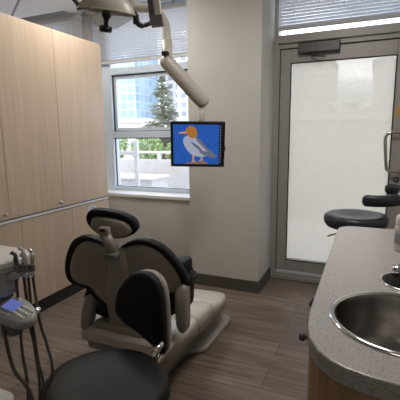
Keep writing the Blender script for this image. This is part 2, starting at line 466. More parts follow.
# ------------------------------------------------------------------ cabinets on the left
FX = -2.17
def knob(x, y, z, parent, d=1, m='nickel', r=.012):
    MB().lathe([(0, 0), (.006, 0), (.005, .012), (r, .016), (r, .024), (r * .7, .028), (0, .028)], (x, y, z), Matrix.Rotation(PI / 2 * d, 4, 'Y'), 20).build('knob', M[m], parent)
def wall_cab(y0, y1, knobs, label):
    t = thing('wall_cabinet', (-2.48, (y0 + y1) / 2, .745), label, 'cabinet', )
    MB().box((-2.77, y0 + .001, .755), (FX - .022, y1 - .001, 2.07)).build('body', M['wood'], t)
    d = MB().box((FX - .02, y0 + .0009, .757), (FX, y1 - .0009, 2.068), .0012).build('door', M['wood'], t)
    for ky in knobs: knob(FX, ky, .793, d)
    MB().box((-2.77, y0 + .001, .745), (FX - .008, y1 - .001, .755)).build('gap_shadow', M['shadow'], t)  # dark strip stands in for the shade in the gap below the doors
    return t
ys = [(2.298, 2.856, (), 'tall pale wood upper cabinet nearest the window, plain door without a knob in view'),
      (1.795, 2.2965, (2.25,), 'tall pale wood upper cabinet with a knob low near its right edge'),
      (1.29, 1.7935, (1.749,), 'tall pale wood upper cabinet at the far left, knob at its lower right corner'),
      (.78, 1.2885, (1.24,), 'tall pale wood upper cabinet beside the delivery unit, out past the left edge')]
for y0, y1, k, l in ys: wall_cab(y0, y1, k, l)
def base_cab(y0, y1, label, sticker=False):
    t = thing('base_cabinet', (-2.48, (y0 + y1) / 2, 0), label, 'cabinet')
    MB().box((-2.77, y0 + .001, .10), (FX - .022, y1 - .001, .733)).build('body', M['wood'], t)
    d = MB().box((FX - .02, y0 + .0009, .102), (FX, y1 - .0009, .728), .0012).build('door', M['wood'], t)
    MB().box((-2.75, y0, 0), (FX - .012, y1, .10)).build('toe_kick', M['kick'], t)
    MB().box((-2.77, y0, .733), (FX + .004, y1, .745)).build('top_edge', M['strip'], t)
    if sticker:
        s = MB(); s.box((FX, 2.57, .598), (FX + .001, 2.672, .70)); s.mi = 1
        s.box((FX + .001, 2.60, .64), (FX + .0015, 2.645, .69)); s.quads([[(FX + .0017, 2.582, .612 + .008 * i), (FX + .0017, 2.655, .612 + .008 * i), (FX + .0017, 2.655, .615 + .008 * i), (FX + .0017, 2.582, .615 + .008 * i)] for i in range(3)])
        s.build('sticker', [M['paper'], M['paper2']], d)['label'] = 'pale blue notice stuck on the door'
for y0, y1, l, st in ((2.378, 2.856, 'pale wood base cabinet behind the headrest with a pale blue notice on its door', True),
                      (1.876, 2.378, 'pale wood base cabinet between the hoses and the dental chair back', False),
                      (1.374, 1.876, 'pale wood base cabinet behind the round tray at the left edge', False),
                      (.872, 1.374, 'pale wood base cabinet out past the left edge', False)):
    base_cab(y0, y1, l, st)

# ------------------------------------------------------------------ sink counter on the right
out = [(.76, 1.885), (-.04, 1.885)] + [(-.04 + .07 * math.cos(t), 1.815 + .07 * math.sin(t)) for t in [PI / 2 + PI / 2 * i / 8 for i in range(1, 9)]]
out += [(-.112, 1.4), (-.112, .915)]
ctr = [(-.106, .85), (-.094, .79), (-.072, .745), (-.045, .718), (-.018, .702), (.025, .690), (.072, .686), (.2, .685)]
out += ctr + [(.76, .685)]
SK = (.096, .942, .150); RG = (.137, 1.210, .080)
ct = MB(); ct.prism(out, .83, .87, .004, hole=[circ(*SK), circ(*RG)])
tag(ct.build('countertop', M['quartz']), 'speckled grey stone countertop with a rounded end around the sink', 'countertop')
cab = thing('sink_cabinet', (.3, 1.2, 0), 'golden oak cabinet with a curved end under the stone countertop', 'cabinet')
co = [(x + .004 if x < .5 else x, y + .004 if y < 1 else y - .01) for x, y in out]
ci = [(x + .02 if x < .5 else x - .02, y + .02 if y < 1 else y - .02) for x, y in co]
MB().prism(co, .10, .829, hole=[ci]).build('body', M['woodd'], cab)
MB().prism([(x * .93 + .053, y * .96 + .055) for x, y in out], 0, .10).build('toe_kick', M['kick'], cab)
dd = MB(); dd.box((-.1125, .98, .12), (-.1085, 1.38, .815)); d1 = dd.build('door', M['woodd'], cab)
dd = MB(); dd.box((-.1125, 1.385, .12), (-.1085, 1.78, .815)); d2 = dd.build('door', M['woodd'], cab)
knob(-.1085, .932, .79, cab, -1, 'darkm', .011)
sk = thing('sink', (SK[0], SK[1], .87), 'round stainless steel sink bowl let into the stone countertop', 'sink')
MB().lathe([(.150, .868), (.1505, .8725), (.154, .876), (.160, .8755), (.165, .8722), (.165, .8702), (.150, .8702)], (SK[0], SK[1], 0), n=64).build('rim', M['chrome'], sk)
MB().lathe([(.149, .872), (.147, .86), (.145, .80), (.138, .755), (.115, .733), (.03, .726), (.028, .722), (.028, .728), (.114, .7352), (.1365, .757), (.1435, .80), (.1455, .86), (.149, .872)], (SK[0], SK[1], 0), n=64).build('bowl', M['steel'], sk)
MB().lathe([(0, .724), (.026, .7245), (.028, .729), (.024, .731), (.018, .728), (0, .727)], (SK[0] + .02, SK[1] + .03, .006), n=28).build('drain', M['chrome'], sk)
rg = thing('rinse_basin', (RG[0], RG[1], .87), 'small dark round basin with a chrome rim behind the sink', 'basin')
MB().lathe([(.080, .868), (.0805, .8725), (.082, .8745), (.085, .8735), (.087, .8702), (.080, .8702)], (RG[0], RG[1], 0), n=48).build('rim', M['chrome'], rg)
MB().lathe([(.0795, .872), (.078, .78), (0, .77), (0, .772), (.076, .782), (.078, .872), (.0795, .872)], (RG[0], RG[1], 0), n=48).build('well', M['blackp'], rg)
fc = thing('faucet', (.27, 1.25, .87), 'chrome faucet reaching over the small round basin', 'faucet')
f = MB(); f.lathe([(0, .8702), (.026, .8702), (.026, .878), (.018, .884), (.017, .93), (0, .932)], (.27, 1.25, 0), n=28)
f.build('faucet_base', M['chrome'], fc)
f = MB(); f.tube(smooth_path([(.262, 1.25, .915), (.22, 1.245, .918), (.15, 1.235, .912), (.11, 1.222, .902)]), .013, 14)
f.lathe([(0, -.006), (.017, -.006), (.018, .006), (.016, .02), (.008, .024), (0, .024)], (.097, 1.218, .893), Matrix.Rotation(.25, 4, 'X'), 20)
f.build('spout', M['chrome'], fc)
f = MB(); f.tube([(.27, 1.25, .93), (.29, 1.22, .965)], [.006, .008]); f.build('faucet_lever', M['chrome'], fc)
bt = thing('soap_dispenser', (.134, 1.545, .87), 'pale pump soap dispenser at the right end of the countertop by the stool', 'soap dispenser')
MB().lathe([(0, .8705), (.029, .8705), (.031, .876), (.031, .985), (.028, 1.0), (.014, 1.01), (.014, 1.02), (0, 1.02)], (.134, 1.545, 0), n=28).build('bottle', M['clear'], bt)
p = MB(); p.lathe([(0, 1.018), (.017, 1.018), (.017, 1.045), (.006, 1.05), (.006, 1.08), (.014, 1.083), (.014, 1.096), (0, 1.098)], (.134, 1.545, 0), n=20)
p.tube([(.134, 1.545, 1.09), (.112, 1.527, 1.09), (.106, 1.518, 1.082)], .005); p.build('pump', M['chrome'], bt)
MB().lathe([(.0312, .90), (.0314, .90), (.0314, .965), (.0312, .965)], (.134, 1.545, 0), n=28).build('wrapper', M['grey'], bt)

# ------------------------------------------------------------------ dental chair
CX, CYB, YAW = -1.11, 1.48, .14
ch = thing('dental_chair', (CX, 1.75, 0), 'dental chair seen from behind with beige shell back and black headrest, lying toward the window', 'dental chair')
bp = smooth_loop([(-1.36, 2.36), (-1.28, 2.44), (-1.1, 2.455), (-.92, 2.44), (-.83, 2.39), (-.825, 2.2), (-.83, 2.0), (-.86, 1.935), (-.93, 1.88), (-.985, 1.78), (-1.0, 1.6), (-1.03, 1.50),
                  (-1.17, 1.50), (-1.2, 1.6), (-1.22, 1.8), (-1.30, 1.9), (-1.37, 2.0), (-1.375, 2.2)], 4)
MB().prism(bp, 0, .032, .010).build('base_plate', M['basep'], ch)
lb = MB(); lb.pillow(rrect(-1.24, 1.55, -.92, 2.12, .06), [(0, .03), (1, .03), (1, .10), (.97, .15), (.9, .17), (0, .17)]); lb.build('lift_base', M['basep'], ch)
def slab(xh, stations, th, name, m, par, lip=.02):
    """lofted cushion: stations = (y, z_top, half_width)"""
    s = MB(); tb = bmesh.new(); rings = []
    for y, z, w, t_ in stations:
        pr = [(-w, z - t_), (-w * 1.0, z - t_ * .35), (-w * .985, z - t_ * .14), (-w * .94, z - .004), (-w * .8, z), (0, z - .006), (w * .8, z), (w * .94, z - .004), (w * .985, z - t_ * .14), (w, z - t_ * .35), (w, z - t_)]
        rings.append([tb.verts.new((CX + x, y, zz)) for x, zz in pr])
    for a, b in zip(rings, rings[1:]):
        for j in range(len(a)):
            k = (j + 1) % len(a)
            f = tb.faces.new((a[j], a[k], b[k], b[j])); f.smooth = j != len(a) - 1
    tb.faces.new(rings[0]); tb.faces.new(rings[-1][::-1])
    bmesh.ops.recalc_face_normals(tb, faces=tb.faces)
    s._add(tb); return s.build(name, m, par)
slab(0, [(1.50, .27, .25, .05), (1.52, .292, .27, .07), (1.60, .298, .28, .075), (1.75, .288, .285, .085), (1.835, .286, .283, .1), (1.85, .274, .275, .09)], 0, 'seat_cushion', M['cushion'], ch)
slab(0, [(1.856, .270, .272, .09), (1.87, .283, .283, .11), (1.97, .282, .285, .115), (2.06, .279, .284, .115), (2.075, .268, .277, .10)], 0, 'leg_cushion', M['cushion'], ch)
slab(0, [(2.081, .238, .27, .07), (2.095, .252, .282, .085), (2.2, .238, .285, .085), (2.32, .222, .275, .08), (2.39, .207, .245, .07), (2.43, .185, .20, .05), (2.445, .165, .16, .03)], 0, 'toe_cushion', M['cushion'], ch)
sf = MB(); sf.pillow(rrect(CX - .26, 1.52, CX + .265, 2.10, .05), [(0, .16), (.97, .16), (1, .17), (1, .205), (0, .21)])
sf.build('seat_frame', M['basep'], ch)
rb = MB(); rb.box((-1.30, 1.52, .20), (-.92, 1.66, .33), .025, seg=4); rb.build('hinge_housing', M['beige'], ch)
half = [(0, .768), (.03, .766), (.065, .788), (.115, .808), (.18, .808), (.25, .768), (.31, .685), (.345, .60), (.345, .545), (.315, .515), (.26, .512), (.205, .500), (.17, .455), (.12, .412), (.06, .385), (0, .375)]
bo = smooth_loop(half + [(-x, z) for x, z in half[-2:0:-1]], 4)
ca, sa = math.cos(YAW), math.sin(YAW)
def bw(off=0):
    def w(p):   # p = (u, z, thickness toward the patient)
        u, z, t = p
        y = CYB + off + .06 * (u / .36) ** 2 - .2 * (z - .754) + t
        return (CX + ca * u - sa * (y - CYB), CYB + sa * u + ca * (y - CYB), z)
    return w
cc = (0, .60)
inner = [(u * .90, .60 + (z - .60) * .87) for u, z in bo]
MB().pillow(inner, [(0, -.012), (.6, -.012), (.9, -.008), (.98, 0), (1, .012), (1, .02), (0, .02)], None, bw(), cc).build('backrest_shell', M['beige'], ch)
MB().pillow(bo, [(0, .008), (.9, .008), (.95, -.004), (.98, -.006), (1, .006), (1.0, .035), (.97, .06), (.88, .075), (.5, .07), (0, .065)], None, bw(), cc).build('backrest_pad', M['black'], ch)
sp = smooth_loop([(-.02, .752), (0.0, .766), (.035, .768), (.065, .755), (.075, .70), (.085, .62), (.10, .55), (.10, .45), (.095, .35), (.09, .285), (0, .275), (-.085, .285), (-.085, .35), (-.085, .45), (-.075, .55), (-.05, .62), (-.03, .70)], 4)
MB().pillow(sp, [(0, -.04), (.6, -.038), (.88, -.03), (1, -.005), (1, .02), (0, .02)], None, bw(), (.01, .52)).build('spine_cover', M['beige'], ch)
# lumbar roll visible under the shell
MB().tube(smooth_path([(-1.33, 1.585, .41), (-1.28, 1.60, .375), (-1.1, 1.62, .365), (-.95, 1.63, .40), (-.86, 1.66, .46)]), [.028] * 4 + [.05] * 25 + [.028] * 4, 16).build('lumbar_cushion', M['black'], ch)
# headrest
hp = MB()
e1 = Vector((ca, sa, 0)); up = Vector((-.02, -.14, .985)).normalized(); nb = e1.cross(up).normalized()    # nb points to the patient side
hc = Vector((-1.106, 1.440, .880))
ho = smooth_loop([(-.125, .035), (-.095, .066), (-.02, .074), (.06, .060), (.115, .028), (.132, -.015), (.115, -.045), (.07, -.062), (.02, -.064), (-.05, -.055), (-.105, -.025), (-.13, .005)], 5)
HM = axes(hc, e1, up, -(nb if nb.y < 0 else -nb))
sgn = 1
hw = lambda p: (p[0], p[1], p[2] + 1.6 * p[0] ** 2)
MB().pillow(ho, [(0, .005), (.9, .005), (.97, .0), (1, .02), (.985, .045), (.9, .06), (.5, .055), (0, .05)], HM, hw).build('headrest_pad', M['black'], ch)
MB().pillow([(x * .80 + .004, y * .74 - .012) for x, y in ho], [(0, -.012), (.8, -.012), (.96, -.005), (1, .006), (0, .012)], HM, hw).build('headrest_shell', M['beige'], ch)
pq = MB()
P = lambda u, v, w: HM @ Vector((u, v, w))
pq.box((-.028, -.055, -.045), (.024, .005, -.01), .008, HM, 3); pq.box((-.018, -.012, -.047), (.012, .004, -.044), 0, HM)
pq.tube([P(.0, -.035, -.03), P(.012, -.075, -.03), P(.02, -.125, -.01), P(.02, -.17, .02)], [.026, .029, .029, .026], 14)
hpo = pq.build('headrest_post', M['beige'], ch)
MB().box((-.017, -.010, -.0495), (.011, .003, -.0465), 0, HM).build('latch', M['blackp'], hpo)
MB().box((-.018, -.145, -.062), (.05, -.118, -.02), .006, HM, 3).build('post_collar', M['dgrey'], hpo)
def armrest(x, y, z0, z1, lab):
    a = MB(); o = smooth_loop([(-.030, z1 - .03), (-.012, z1), (.02, z1 + .002), (.034, z1 - .03), (.030, z0 + .05), (.018, z0 + .01), (0, z0), (-.018, z0 + .01), (-.029, z0 + .05)], 4)
    Mx = axes((x, y + .05, 0), (1, 0, 0), (0, .0, 1), (0, -1, 0)) 
    a.pillow(o, [(0, -.012), (.8, -.012), (1, 0), (1, .04), (.85, .052), (0, .055)], Mx, lambda p: (p[0] + (.03 if x < -1 else -.015) * (p[1] - z0) / .2, p[1], p[2] - .12 * (p[1] - z0)))
    r = a.build('armrest', M['beige'], ch)
    b = MB(); b.tube(smooth_path([(x + (.0 if x < -1 else -.02), y + .06, z1 - .03), (x - .005, y + .10, z1 + .01), (x - .01, y + .17, z1 + .01)]), .027, 12); b.build('armrest_pad', M['black'], r)
armrest(-1.35, 1.50, .265, .46, '')
armrest(-.795, 1.56, .335, .57, '')
MB().pillow(smooth_loop([(-.885, 1.65), (-.85, 1.63), (-.815, 1.65), (-.81, 1.68), (-.815, 1.75), (-.85, 1.77), (-.885, 1.75)], 4), puff(.60, .67)).build('arm_cushion', M['black'], ch)
MB().pillow(smooth_loop([(-.91, 1.65), (-.86, 1.64), (-.82, 1.67), (-.82, 1.78), (-.86, 1.81), (-.91, 1.78)], 4), puff(.40, .61)).build('arm_support', M['black'], ch)

# ------------------------------------------------------------------ operator stool (near)
def wheel_base(t, cx, cy, r, zt, mm):
    MB().tube([(cx, cy, .09), (cx, cy, zt - .12), (cx, cy, zt)], [.032, .028, .02], 18).build('gas_column', M['darkm'], t)
    for i in range(5):
        a = 2 * PI * i / 5 + .3; dx, dy = math.cos(a), math.sin(a)
        MB().tube([(cx + dx * .02, cy + dy * .02, .10), (cx + dx * r * .6, cy + dy * r * .6, .085), (cx + dx * r, cy + dy * r, .07)], [.025, .02, .016], 10).build('leg', M[mm], t)
        w = MB(); w.lathe([(0, -.018), (.022, -.018), (.027, -.012), (.027, .012), (.022, .018), (0, .018)], (cx + dx * r, cy + dy * r, .027), Matrix.Rotation(a, 4, 'Z') @ Matrix.Rotation(PI / 2, 4, 'Y'), 20)
        w.tube([(cx + dx * r, cy + dy * r, .05), (cx + dx * r, cy + dy * r, .075)], .008, 8)
        w.build('caster', M['blackp'], t)
SX, SY = -.735, .905
st = thing('operator_stool', (SX, SY, 0), 'black operator stool with oval backrest, nearest the viewer by the dental chair back', 'stool')
so_ = smooth_loop([(SX + .205 * math.cos(2 * PI * i / 16) * (1 + .03 * math.cos(4 * PI * i / 16)), SY + .20 * math.sin(2 * PI * i / 16)) for i in range(16)], 3)
MB().pillow(so_, [(0, .44), (.85, .44), (.97, .455), (1, .485), (.985, .507), (.93, .522), (.8, .527), (.5, .522), (.25, .518), (0, .517)]).build('seat', M['black'], st)
wheel_base(st, SX, SY, .26, .44, 'darkm')
bo2 = smooth_loop([(-.865, .666), (-.848, .722), (-.804, .777), (-.75, .799), (-.699, .788), (-.667, .747), (-.656, .682), (-.653, .584), (-.656, .497), (-.675, .488), (-.71, .510), (-.77, .547), (-.832, .585), (-.863, .621)], 5)
SM = axes((0, 1.165, 0), (1, 0, 0), (0, 0, 1), (0, -1, 0))     # local z points toward the sitter
w2 = lambda p: (p[0], p[1], p[2] + 1.2 * (p[0] + .75) ** 2)
MB().pillow(bo2, [(0, -.025), (.94, -.025), (1, -.012), (.99, .003), (.95, .012), (.85, .016), (0, .012)], SM, w2).build('backrest_pad', M['black'], st)
MB().pillow([(x * .985 - .011, z * .98 + .012) for x, z in bo2], [(0, -.07), (.8, -.068), (.95, -.058), (1, -.035), (1, -.02), (0, -.02)], SM, w2).build('backrest_shell', M['beige'], st)
bk = MB(); bk.tube(smooth_path([(-.72, 1.02, .445), (-.70, 1.14, .445), (-.695, 1.215, .47), (-.70, 1.225, .56)]), .014, 10)
bk.tube([(-.652, 1.075, .54), (-.652, 1.12, .555)], .013, 10); bk.tube([(-.652, 1.08, .545), (-.68, 1.10, .45)], .011, 10); bk.build('back_bracket', M['chrome'], st)

# ------------------------------------------------------------------ assistant stool (behind the counter)
AX, AY = -.06, 2.75
s2 = thing('assistant_stool', (AX, AY, 0), 'tall dark grey stool with a curved arm pad behind the countertop', 'stool')
MB().pillow(circ(AX, AY, .205, 48), [(0, .665), (.75, .665), (.9, .675), (.985, .70), (1, .725), (.98, .745), (.9, .758), (.7, .756), (.4, .742), (0, .738)]).build('seat', M['bluegrey'], s2)
MB().lathe([(0, .64), (.1, .64), (.14, .662), (0, .665)], (AX, AY, 0)).build('seat_plate', M['darkm'], s2)
wheel_base(s2, AX, AY, .28, .64, 'nickel')
lv = MB(); lv.tube([(AX - .06, AY - .03, .645), (AX - .13, AY - .07, .62), (AX - .165, AY - .085, .61)], [.005, .005, .008], 8); lv.build('height_lever', M['nickel'], s2)
rp = MB(); rp.lathe([(.16 + .012 * math.cos(a), .30 + .012 * math.sin(a)) for a in [2 * PI * i / 10 for i in range(11)]], (AX, AY, 0), n=40)
for a in (0, PI / 2, PI, 3 * PI / 2): rp.tube([(AX + .025 * math.cos(a), AY + .025 * math.sin(a), .30), (AX + .155 * math.cos(a), AY + .155 * math.sin(a), .30)], .006, 8)
rp.build('foot_ring', M['nickel'], s2)
pth = smooth_path([(-.022, 2.735, .856), (.05, 2.725, .856), (.15, 2.74, .862), (.23, 2.80, .875), (.25, 2.90, .89), (.20, 2.98, .90), (.12, 3.01, .905)], 6)
ap = MB(); tb = bmesh.new(); n_ = 14; rings = []
for i, q in enumerate(pth):
    tg = (pth[min(i + 1, len(pth) - 1)] - pth[max(i - 1, 0)]).normalized(); sd = tg.cross(Vector((0, 0, 1)))
    e = min(1, .55 + .45 * min(i, len(pth) - 1 - i) / 2)
    rings.append([tb.verts.new(q + sd * .03 * e * math.copysign(abs(math.cos(2 * PI * j / n_)) ** .6, math.cos(2 * PI * j / n_)) + Vector((0, 0, .038 * e * math.copysign(abs(math.sin(2 * PI * j / n_)) ** .6, math.sin(2 * PI * j / n_))))) for j in range(n_)])
for a, b in zip(rings, rings[1:]):
    for j in range(n_): tb.faces.new((a[j], a[(j + 1) % n_], b[(j + 1) % n_], b[j])).smooth = True
tb.faces.new(rings[0][::-1]); tb.faces.new(rings[-1]); bmesh.ops.recalc_face_normals(tb, faces=tb.faces)
ap._add(tb); ap.build('arm_pad', M['bluegrey'], s2)
rod = MB(); rod.tube(smooth_path([(AX + .10, AY + .05, .655), (.20, 2.83, .66), (.245, 2.86, .70), (.245, 2.87, .86)]), .011, 10); rod.build('arm_post', M['nickel'], s2)

# ------------------------------------------------------------------ delivery unit (left edge)
du = thing('delivery_unit', (-1.20, .72, 0), 'dental delivery cart with round speckled tray and keypad at the left edge', 'delivery unit')
to = [(-1.25, .80), (-1.25, .635)] + [(-.935 + .083 * math.cos(a), .7175 + .083 * math.sin(a)) for a in [-PI / 2 + PI * i / 16 for i in range(17)]]
MB().prism(to, .955, .972, .004).build('tray_top', M['tray'], du)
MB().prism([(x * .97 - .033, .7175 + (y - .7175) * .88) for x, y in to], .942, .955, .003).build('tray_rim', M['cream'], du)
MB().pillow(rrect(-1.26, .655, -.868, .76, .05), [(0, .945), (1, .943), (.99, .93), (.955, .89), (.93, .872), (.88, .865), (0, .865)]).build('tray_body', M['grey'], du)
MB().tube([(-1.15, .72, .87), (-1.15, .72, .18)], [.045, .05], 18).build('column', M['grey'], du)
MB().pillow(rrect(-1.45, .56, -.985, .92, .1), [(0, .06), (.97, .06), (1, .08), (.97, .13), (.8, .16), (0, .2)]).build('cart_base', M['grey'], du)
for x, y in ((-1.39, .62), (-1.05, .62), (-1.39, .86), (-1.05, .86)):
    MB().lathe([(0, -.014), (.026, -.014), (.03, -.008), (.03, .008), (.026, .014), (0, .014)], (x, y, .03), Matrix.Rotation(PI / 2, 4, 'Y'), 18).tube([(x, y, .04), (x, y, .07)], .01, 8).build('caster', M['blackp'], du)
# keypad
kx = Vector((.985, -.07, -.10)).normalized(); ky = Vector((.02, .93, .30)); ky = (ky - kx * ky.dot(kx)).normalized(); kz = kx.cross(ky)
KM = axes((-.86, .690, .842), kx, ky, kz)
ko = smooth_loop([(-.15, .036), (-.05, .040), (.02, .036), (.065, .022), (.088, .0), (.085, -.022), (.06, -.036), (.0, -.043), (-.08, -.044), (-.15, -.042)], 4)
kp = MB(); kp.pillow(ko, [(0, -.028), (.85, -.028), (.97, -.018), (1, -.006), (.98, .003), (.93, .006), (0, .007)], KM); kpo = kp.build('keypad', M['grey'], du)
MB().box((-.025, -.014, .006), (.022, .022, .0085), .001, KM).build('lcd_display', M['lcd'], kpo)['label'] = 'blue lit display'
kb = MB()
for r_ in range(3):
    for c_ in range(5):
        kb.lathe([(.0036, .0065), (.0036, .0085), (0, .009)], (0, 0, 0), KM @ Matrix.Translation((.028 + .0105 * c_ - .002 * r_, .014 - .0135 * r_ - .001 * c_, 0)), 10)
for c_ in range(4):
    kb.lathe([(.0032, .0065), (.0032, .0085), (0, .009)], (0, 0, 0), KM @ Matrix.Translation((-.015 + .011 * c_, -.026, 0)), 10)
kb.build('keys', M['keys'], kpo)
MB().tube([(-.868, .70, .828), (-.87, .70, .80), (-.875, .70, .768)], [.034, .029, .024], 16).build('keypad_stem', M['dgrey'], du)
MB().tube(smooth_path([(-.875, .70, .775), (-.95, .705, .76), (-1.08, .715, .77)]), .022, 12).build('keypad_arm', M['grey'], du)
# handpiece holder bar
hb = MB(); hb.tube([(-.90, .70, .930), (-.868, .705, .925), (-.848, .712, .938)], [.016, .014, .012], 10)
hb.tube([(-.853, .712, .940), (-.836, .719, .936), (-.812, .729, .936)], .0065, 10); hb.build('holder_bar', M['grey'], du)
slots = [(-.849, .709), (-.838, .718), (-.827, .719), (-.817, .729)]
for i, (x, y) in enumerate(slots):
    c_ = MB(); c_.lathe([(.0055, .938), (.0072, .940), (.0078, .958), (.0065, .961), (.0055, .960), (.0048, .942), (.0055, .938)], (x, y, 0), n=16); c_.build('holder_cup', M['dgrey'], du)
runs = [[(-.883, .735, .902), (-.875, .723, .819), (-.861, .708, .709), (-.838, .694, .576), (-.85, .66, .25), (-.93, .62, .10), (-1.05, .68, .14)],
        [(-.862, .738, .902), (-.848, .730, .791), (-.828, .723, .708), (-.800, .700, .575), (-.81, .66, .30), (-.92, .60, .11), (-1.05, .66, .14)],
        [(-.850, .742, .902), (-.840, .733, .791), (-.819, .722, .681), (-.792, .705, .581), (-.82, .65, .28), (-.94, .61, .13), (-1.06, .67, .16)],
        [(-.840, .749, .902), (-.820, .741, .786), (-.798, .739, .722), (-.770, .722, .647), (-.80, .685, .54), (-.86, .65, .25), (-.96, .64, .12), (-1.06, .70, .16)]]
runs[0][0] = (-.866, .715, .902)
labs = ['dental handpiece with dark tip nearest the round tray, dark hose hanging', 'second dental handpiece from the round tray, dark hose hanging',
        'dental handpiece with pale grip, third from the round tray, dark hose hanging', 'chrome dental handpiece farthest from the round tray, dark hose hanging']
hm = ['darkm', 'chrome', 'white', 'chrome']
for i, (x, y) in enumerate(slots):
    t = thing('handpiece', (x, y, .95), labs[i], 'handpiece', 'handpieces in the holder')
    k = MB(); dz = [.0, -.006, .012, .006][i]; ln = [-.004, .004, -.006, .003][i]
    k.tube([(x, y, .938), (x, y, .958), (x + ln, y, .975 + dz), (x + ln * 1.5, y + .002, .990 + dz)], [.0042, .0048, .0066, .0045], 12)
    k.tube([(x + ln * 1.5, y + .002, .987 + dz), (x + ln * 1.5 - .009, y - .004, .994 + dz)], [.0045, .0058], 10)
    k.build('handpiece_body', M[hm[i]], t)
    q = MB(); q.tube([(x, y, .940), (x, y, .925)], [.0055, .0048], 12); q.build('hose_coupling', M['chrome'], t)
    h_ = MB(); h_.tube(smooth_path([(x, y, .93)] + runs[i], 10), .0042, 10)
    h_.build('hose', M['hose'], du)
wc = MB(); wc.lathe([(0, -.008), (.012, -.008), (.013, .008), (0, .009)], (-.818, .730, .822), Matrix.Rotation(PI / 2, 4, 'X'), 16); wc.tube([(-.818, .733, .822), (-.853, .725, .835), (-.87, .72, .83)], .006, 8); wc.build('hose_guide', M['chrome'], du)
lh = MB(); lh.tube(smooth_path([(-.885, .675, .80), (-.874, .670, .765), (-.846, .665, .678), (-.808, .680, .595), (-.80, .66, .42), (-.86, .62, .15), (-.94, .60, .09), (-1.05, .66, .12)], 10), .0052, 10); lh.build('loose_hose', M['hose'], du)
MB().prism(rrect(-1.30, .42, -.835, .668, .04), .588, .604, .004).build('lower_shelf', M['tray'], du)['label'] = 'pale speckled lower shelf'

# ------------------------------------------------------------------ monitor on its ceiling arm
ma = thing('overhead_boom', (-1.52, 2.33, ZC), 'cream ceiling-mounted arm with a slanted beam holding the screen', 'boom')
c_ = MB(); c_.lathe([(0, ZC), (.09, ZC), (.09, ZC - .02), (.03, ZC - .035), (0, ZC - .035)], (-1.52, 2.33, 0)); c_.build('ceiling_plate', M['cream'], ma)
c_ = MB(); c_.tube([(-1.52, 2.33, ZC - .02)] + smooth_path([(-1.52, 2.33, 2.24), (-1.51, 2.335, 2.155), (-1.455, 2.352, 2.132), (-1.391, 2.38, 2.125), (-1.334, 2.398, 2.091), (-1.290, 2.403, 2.02), (-1.276, 2.392, 1.93), (-1.272, 2.385, 1.88)], 6), .0275, 16)
c_.build('ceiling_tube', M['cream'], ma)
MB().tube([(-1.273, 2.386, 1.915), (-1.271, 2.38, 1.82), (-1.270, 2.376, 1.80)], .034, 18).build('tube_sleeve', M['cream'], ma)
a, b = Vector((-1.288, 2.364, 1.798)), Vector((-1.078, 2.556, 1.512)); dv = (b - a)
MB().tube([a + dv * t for t in (-.04, 0, .03, .08, .5, .9, .96, 1.0, 1.04)], [.020, .037, .044, .048, .051, .053, .051, .043, .022], 20).build('beam', M['cream'], ma)
MB().box((-1.285, 2.325, 1.812), (-1.245, 2.385, 1.838), .004).build('pivot_cap', M['blackp'], ma)
MB().tube([(-1.096, 2.546, 1.50), (-1.096, 2.544, 1.40), (-1.095, 2.543, 1.355)], [.024, .024, .022], 16).build('drop_tube', M['cream'], ma)
scr = thing('monitor', (-1.085, 2.43, 1.07), 'black flat screen showing a duck-like bird on blue water, hung before the column', 'monitor')
mr = Vector((.917, .396, -.022)).normalized(); mu = Vector((.018, -.19, .98)); mu = (mu - mr * mu.dot(mr)).normalized(); mn = mr.cross(mu)
MW, MH = .372, .312
MM = axes((-1.085, 2.445, 1.229), mr, mu, mn)
e = MB(); e.box((-MW / 2, -MH / 2, -.045), (MW / 2, MH / 2, -.006), .008, MM, 3); e.build('housing', M['blackp'], scr)
e = MB(); bz = .018
for q in ((-MW / 2, -MH / 2 + bz, -MW / 2 + bz, MH / 2 - bz), (MW / 2 - bz, -MH / 2 + bz, MW / 2, MH / 2 - bz), (-MW / 2, MH / 2 - bz, MW / 2, MH / 2), (-MW / 2, -MH / 2, MW / 2, -MH / 2 + bz)):
    e.box((q[0], q[1], -.008), (q[2], q[3], .003), .002, MM)
e.build('bezel', M['blackp'], scr)
sw, sh = MW - 2 * bz, MH - 2 * bz
def SP(px, py, k): return tuple(MM @ Vector((((px - 58) / 260 - .5) * sw, (.5 - (py - 72) / 203) * sh, -.0055 + .0003 * k)))
e = MB(); tb_n = [0]
def poly(pts, mi, k, loop=3):
    pts = smooth_loop(pts, loop) if loop else pts
    e.mi = mi; e.quads([[SP(x, y, k) for x, y in pts]])
poly([(58, 72), (318, 72), (318, 275), (58, 275)], 0, 0, 0)
poly([(301, 72), (318, 72), (318, 275), (301, 275)], 6, 1, 0)
for i in range(13): poly([(306, 78 + 15 * i), (311, 78 + 15 * i), (311, 86 + 15 * i), (306, 86 + 15 * i)], 7, 2, 0)
poly([(118, 275), (128, 265), (150, 268), (185, 262), (215, 258), (240, 266), (247, 275)], 5, 1, 0)
poly([(158, 225), (168, 225), (170, 258), (176, 264), (150, 265), (161, 257)], 4, 2, 0)
poly([(205, 228), (216, 228), (214, 250), (222, 256), (192, 258), (206, 249)], 4, 2, 0)
poly([(111, 160), (116, 138), (138, 128), (172, 135), (205, 152), (240, 188), (266, 216), (244, 230), (210, 236), (168, 232), (140, 212), (122, 188)], 2, 3)
poly([(172, 132), (195, 142), (235, 182), (262, 212), (250, 216), (225, 195), (190, 160)], 3, 4)
poly([(195, 205), (230, 208), (262, 214), (292, 228), (280, 242), (248, 236), (215, 226)], 3, 4)
poly([(150, 160), (180, 172), (215, 205), (200, 204), (170, 182)], 3, 4)
poly([(124, 108), (130, 90), (148, 79), (168, 84), (182, 100), (186, 122), (175, 137), (158, 142), (140, 133), (132, 122)], 1, 5)
